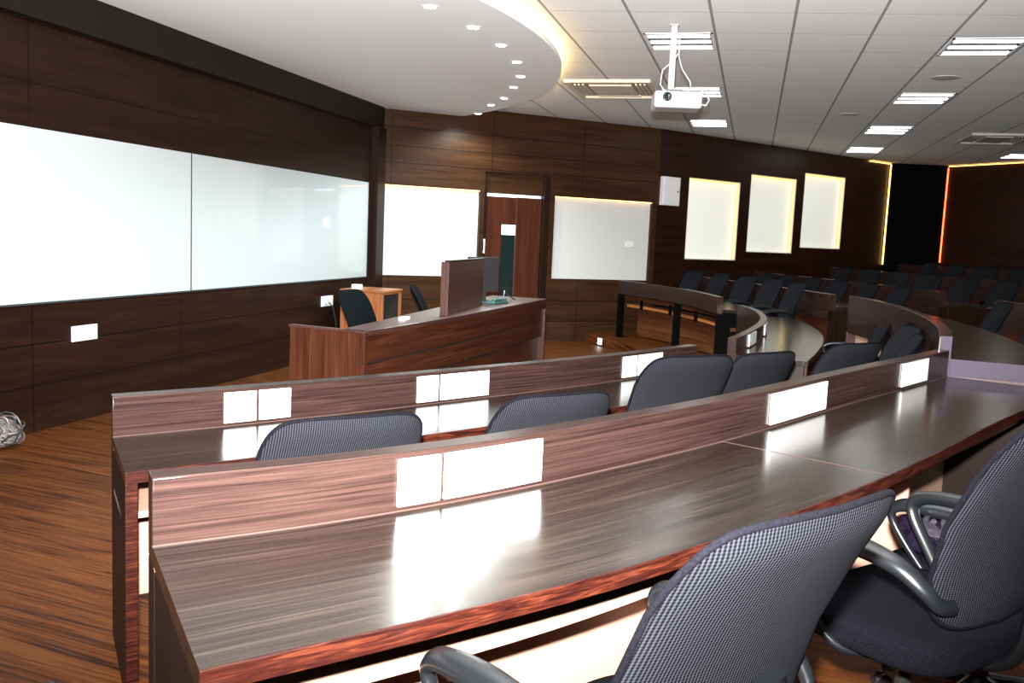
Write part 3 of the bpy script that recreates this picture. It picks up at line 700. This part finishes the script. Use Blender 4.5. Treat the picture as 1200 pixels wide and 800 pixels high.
# ------------------------------------------------------------------ chairs
def sgnpow(v, e): return math.copysign(abs(v) ** e, v)
def chair_back(mb, z0, z1, hw0, hw1, lean, th=.026, uvs=True, y0=-.20, ex=.42):
    NR, NT_ = 10, 56
    def S(a, b, side):
        t = (b + 1) / 2
        hw_ = hw0 + (hw1 - hw0) * min(1, (t * 1.5)) ** .8 - .012 * max(0, t - .6) / .4
        x = a * hw_; z = z0 + (z1 - z0) * t
        y = y0 - lean * t ** 1.3 - .028 * sin(pi * min(1, t * 1.1)) * -1 + .035 * a * a
        return Vector((x, y + side * th / 2, z))
    rim = []
    for side in (1, -1):
        rings = []
        for i in range(NR + 1):
            r = i / NR; row = []
            for k in range(NT_):
                th_ = 2 * pi * k / NT_
                a = r * sgnpow(cos(th_), ex); b = r * sgnpow(sin(th_), ex)
                row.append(S(a, b, side * (1 - .75 * max(0, r - .86) / .14)))
            rings.append(row)
        for i in range(NR):
            for k in range(NT_):
                k2 = (k + 1) % NT_; q = [rings[i][k], rings[i + 1][k], rings[i + 1][k2], rings[i][k2]]
                if i == 0: q = [rings[0][0], rings[1][k], rings[1][k2]]
                mb.face(q, [(v.x, v.z) for v in q])
        rim.append(rings[-1])
    for k in range(NT_):
        k2 = (k + 1) % NT_; q = [rim[0][k], rim[0][k2], rim[1][k2], rim[1][k]]; mb.face(q, [(v.x, v.z) for v in q])
    return [(a + b) / 2 for a, b in zip(*rim)]
def smooth_pts(P, n=6):
    P = [Vector(p) for p in P]; Q = [P[0] * 2 - P[1]] + P + [P[-1] * 2 - P[-2]]; out = []
    for i in range(1, len(Q) - 2):
        a, b, c_, d = Q[i - 1:i + 3]
        for k in range(n):
            t = k / n; out.append(.5 * ((2 * b) + (c_ - a) * t + (2 * a - 5 * b + 4 * c_ - d) * t * t + (3 * b - a - 3 * c_ + d) * t ** 3))
    out.append(P[-1]); return out
def make_chair(fab, teacher=False):
    r = thing('office_chair', 'black mesh office chair', 'chair', (0, 0, 0))
    mb = MB(); rim = chair_back(mb, .53, 1.0, .20, .242, .15, ex=.34)
    bk = mb.build('backrest', M[fab], r, smooth=60)
    MB().tube(rim, .0055, 8, closed=True).build('piping', M['seat'], bk, smooth=80)
    m = MB(); m.tube(smooth_pts([(0, -.02, .425), (0, -.20, .43), (0, -.262, .50), (0, -.272, .62), (0, -.27, .74)]), .018, 8, flat=(2.0, .8))
    m.build('back_support', M['arm'], r, smooth=60)
    # seat cushion
    rows = []
    for i in range(11):
        t = i / 10; rr_ = sqrt(max(0, 1 - (2 * t - 1) ** 4)) if 0 < t < 1 else 0
        zz = .43 + .075 * t; e = .30
        k_s = .86 + .14 * (rr_)
        if i in (0, 10): k_s = .80
        rows.append([Vector((.24 * k_s * sgnpow(cos(2 * pi * k / 40), e + .15), .02 + .235 * k_s * sgnpow(sin(2 * pi * k / 40), e + .15), zz - (.03 * max(0, sin(2 * pi * k / 40)) ** 3 if t > .5 else 0))) for k in range(40)])
    m = MB(); m.grid(rows, closed_v=True, uvscale=(.02, .02)); m.face(list(reversed(rows[0])), [(0, 0)] * 40)
    cen = Vector((0, .02, .507))
    for k in range(40): m.face([rows[-1][k], rows[-1][(k + 1) % 40], cen], [(0, 0)] * 3)
    m.build('seat', M['seat'], r, smooth=70)
    MB().box(-.12, .12, -.12, .14, .395, .432).build('seat_plate', M['castor'], r, bevel=.01)
    if not teacher:
        for s in (-1, 1):
            pts = smooth_pts([(s * .17, -.02, .418), (s * .235, .03, .44), (s * .258, .11, .53), (s * .266, .175, .62), (s * .268, .165, .660), (s * .268, .10, .678), (s * .266, -.02, .682), (s * .260, -.12, .666), (s * .246, -.175, .63), (s * .222, -.195, .60), (s * .18, -.200, .59)])
            n_ = len(pts); rr = []
            for i in range(n_):
                t = i / (n_ - 1); rr.append(.0125 + .007 * max(0, 1 - abs(t - .56) / .28))
            MB().tube(pts, rr, 10, flat=(1.35, .95)).build('armrest', M['arm'], r, smooth=70)
    MB().lathe([(.0001, .10), (.028, .10), (.028, .27), (.02, .275), (.02, .40), (.0001, .40)], 16).build('gas_column', M['castor'], r, smooth=40)
    for k in range(5):
        a = radians(90 + 72 * k + 18); c_, s_ = cos(a), sin(a)
        pts = [(c_ * .02, s_ * .02, .125), (c_ * .14, s_ * .14, .115), (c_ * .27, s_ * .27, .080)]
        lg = MB().tube(pts, [.028, .022, .016], 8, flat=(1, .8)).build('leg', M['arm'], r, smooth=60)
        Tc = Matrix.Translation((c_ * .27, s_ * .27, .031)) @ Matrix.Rotation(a + .6, 4, 'Z') @ Matrix.Rotation(pi / 2, 4, 'X')
        MB().lathe([(.0001, -.022), (.024, -.022), (.030, -.016), (.030, -.005), (.012, -.003), (.012, .003), (.030, .005), (.030, .016), (.024, .022), (.0001, .022)], 14, T=Tc).build('caster', M['castor'], lg, smooth=40)
    return r
proto = make_chair('mesh'); used = [False]
def put_chair(x, y, zf, fx, fy, label, group='black office chairs', scale=1.0):
    c = proto if not used[0] else copy_tree(proto)
    used[0] = True
    c.location = (x, y, zf); c.rotation_euler = (0, 0, atan2(fy, fx) - pi / 2); c.scale = (scale,) * 3
    c['label'] = label; c['group'] = group
    return c
near = 'black office chairs at the foreground desk'
put_chair(-.16, 1.51, .12, -.80, .60, 'large grey looking mesh chair in the foreground, tucked under the long desk', near, 1.05)
put_chair(.44, 2.40, .12, -.75, .66, 'black mesh chair cut off by the right edge, nearest the picture corner', near, 1.08)
put_chair(.75, 2.95, .12, -.80, .60, 'chair half hidden behind the right foreground chair, dark plastic wrap on its seat', near)
r1g = 'black office chairs at the front row desk'
# (seat x, y, facing x, facing y)
for x, y, fx, fy, lb in (
    (-1.27, 2.53, -.72, .69, 'mesh chair behind the foreground desk, leftmost, its low grey top showing'),
    (-.82, 3.17, -.74, .67, 'mesh chair behind the foreground desk, second from the left'),
    (-.44, 4.22, -.68, .73, 'tall mesh chair behind the foreground desk, third from the left'),
    (-.14, 4.83, -.77, .66, 'mesh chair behind the foreground desk, fourth from the left, overlapped by the tall one'),
    (.36, 5.62, -.72, .70, 'mesh chair behind the foreground desk, fifth from the left, before the olive desk end')):
    put_chair(x, y, 0, fx, fy, lb, r1g, 1.045 if 'tall mesh' in lb else 1.01)
def row_chairs(path, ss, dist, zf, labels, group, jit=.12):
    for s_, lb in zip(ss, labels):
        p, n = path.at(s_); q = p + n * dist; a = random.uniform(-jit, jit); f = -n; f = Vector((f.x * cos(a) - f.y * sin(a), f.x * sin(a) + f.y * cos(a)))
        put_chair(q.x, q.y, zf, f.x, f.y, lb, group)
nth = ['first', 'second', 'third', 'fourth', 'fifth', 'sixth', 'seventh', 'eighth']
for (x, y, fx, fy), k in zip(((.72, 6.28, -.97, .05), (.80, 6.95, -.98, -.15), (.87, 7.62, -.97, .2), (.86, 8.4, -1, -.05)), nth):
    put_chair(x, y, 0, fx, fy, 'arm chair at the olive topped bend desk, %s from its near end' % k, 'chairs at the bend of the front row')
row_chairs(PF, (.35, 1.0, 1.65, 2.3, 2.85), .66, .12, ['dark chair at the far arm of the front row, %s from its near end' % k for k in nth], 'chairs at the far arm of the front row')
row_chairs(P2a, (.95, 1.7, 2.5, 3.4), .70, .12, ['dark arm chair behind the raised bend desk at right, %s from its near end' % k for k in nth], 'chairs at the raised bend of the second row', .15)
row_chairs(P2f, (.4, 1.05, 1.7, 2.35, 3.0, 3.6), .70, .12, ['dim chair at the far arm of the second row, %s from its near end' % k for k in nth], 'chairs at the far arm of the second row')
row_chairs(P3a, (1.4, 2.2), .75, .12, ['dark chair behind the third row bend, %s from its near end' % k for k in nth], 'chairs at the bend of the third row')
row_chairs(P3f, (.4, 1.1, 1.8, 2.5, 3.2, 3.9), .70, .24, ['barely visible chair at the third row far arm, %s from its near end' % k for k in nth], 'chairs at the far arm of the third row')
row_chairs(P4f, (.4, 1.15, 1.9, 2.65, 3.4, 4.15), .72, .36, ['barely visible chair at the fourth row, %s from its near end' % k for k in nth], 'chairs at the fourth row')
row_chairs(P5f, (.4, 1.2, 2.0, 2.8, 3.6), .72, .36, ['barely visible chair at the rearmost row, %s from its near end' % k for k in nth], 'chairs at the rearmost row')
# teacher chairs
tproto = make_chair('tfab', True)
tproto.name = 'teacher_chair'
tproto.location = (-2.93, 7.1, 0); tproto.rotation_euler = (0, 0, atan2(-.1, .99) - pi / 2)
tag(tproto, 'dark teacher chair behind the podium, in front of the orange cabinet', 'chair', 'teacher chairs behind the podium')
t2 = copy_tree(tproto); t2.location = (-2.78, 8.3, 0); t2.rotation_euler = (0, 0, atan2(.25, .95) - pi / 2)
t2['label'] = 'dark teacher chair behind the podium, between cabinet and privacy panel'
# plastic wrap
import bmesh
bm = bmesh.new(); bmesh.ops.create_icosphere(bm, subdivisions=5, radius=1)
from mathutils import noise as mn
for v in bm.verts:
    p = v.co.copy(); k = 1 + .20 * mn.noise(p * 2.2) + .14 * abs(mn.noise(p * 5)) + .05 * mn.noise(p * 12)
    v.co = Vector((p.x * .13 * k, p.y * .13 * k, max(-.052, p.z * .075 * k)))
me = bpy.data.meshes.new('plastic_wrap'); bm.to_mesh(me); bm.free(); me.materials.append(M['bag'])
for p in me.polygons: p.use_smooth = True
bg = bpy.data.objects.new('plastic_wrap', me); col.objects.link(bg); bg.location = (.63, 2.95, .12 + .51 + .05)
tag(bg, 'crumpled shiny dark purple plastic wrap lying on a chair seat at right', 'plastic wrap')
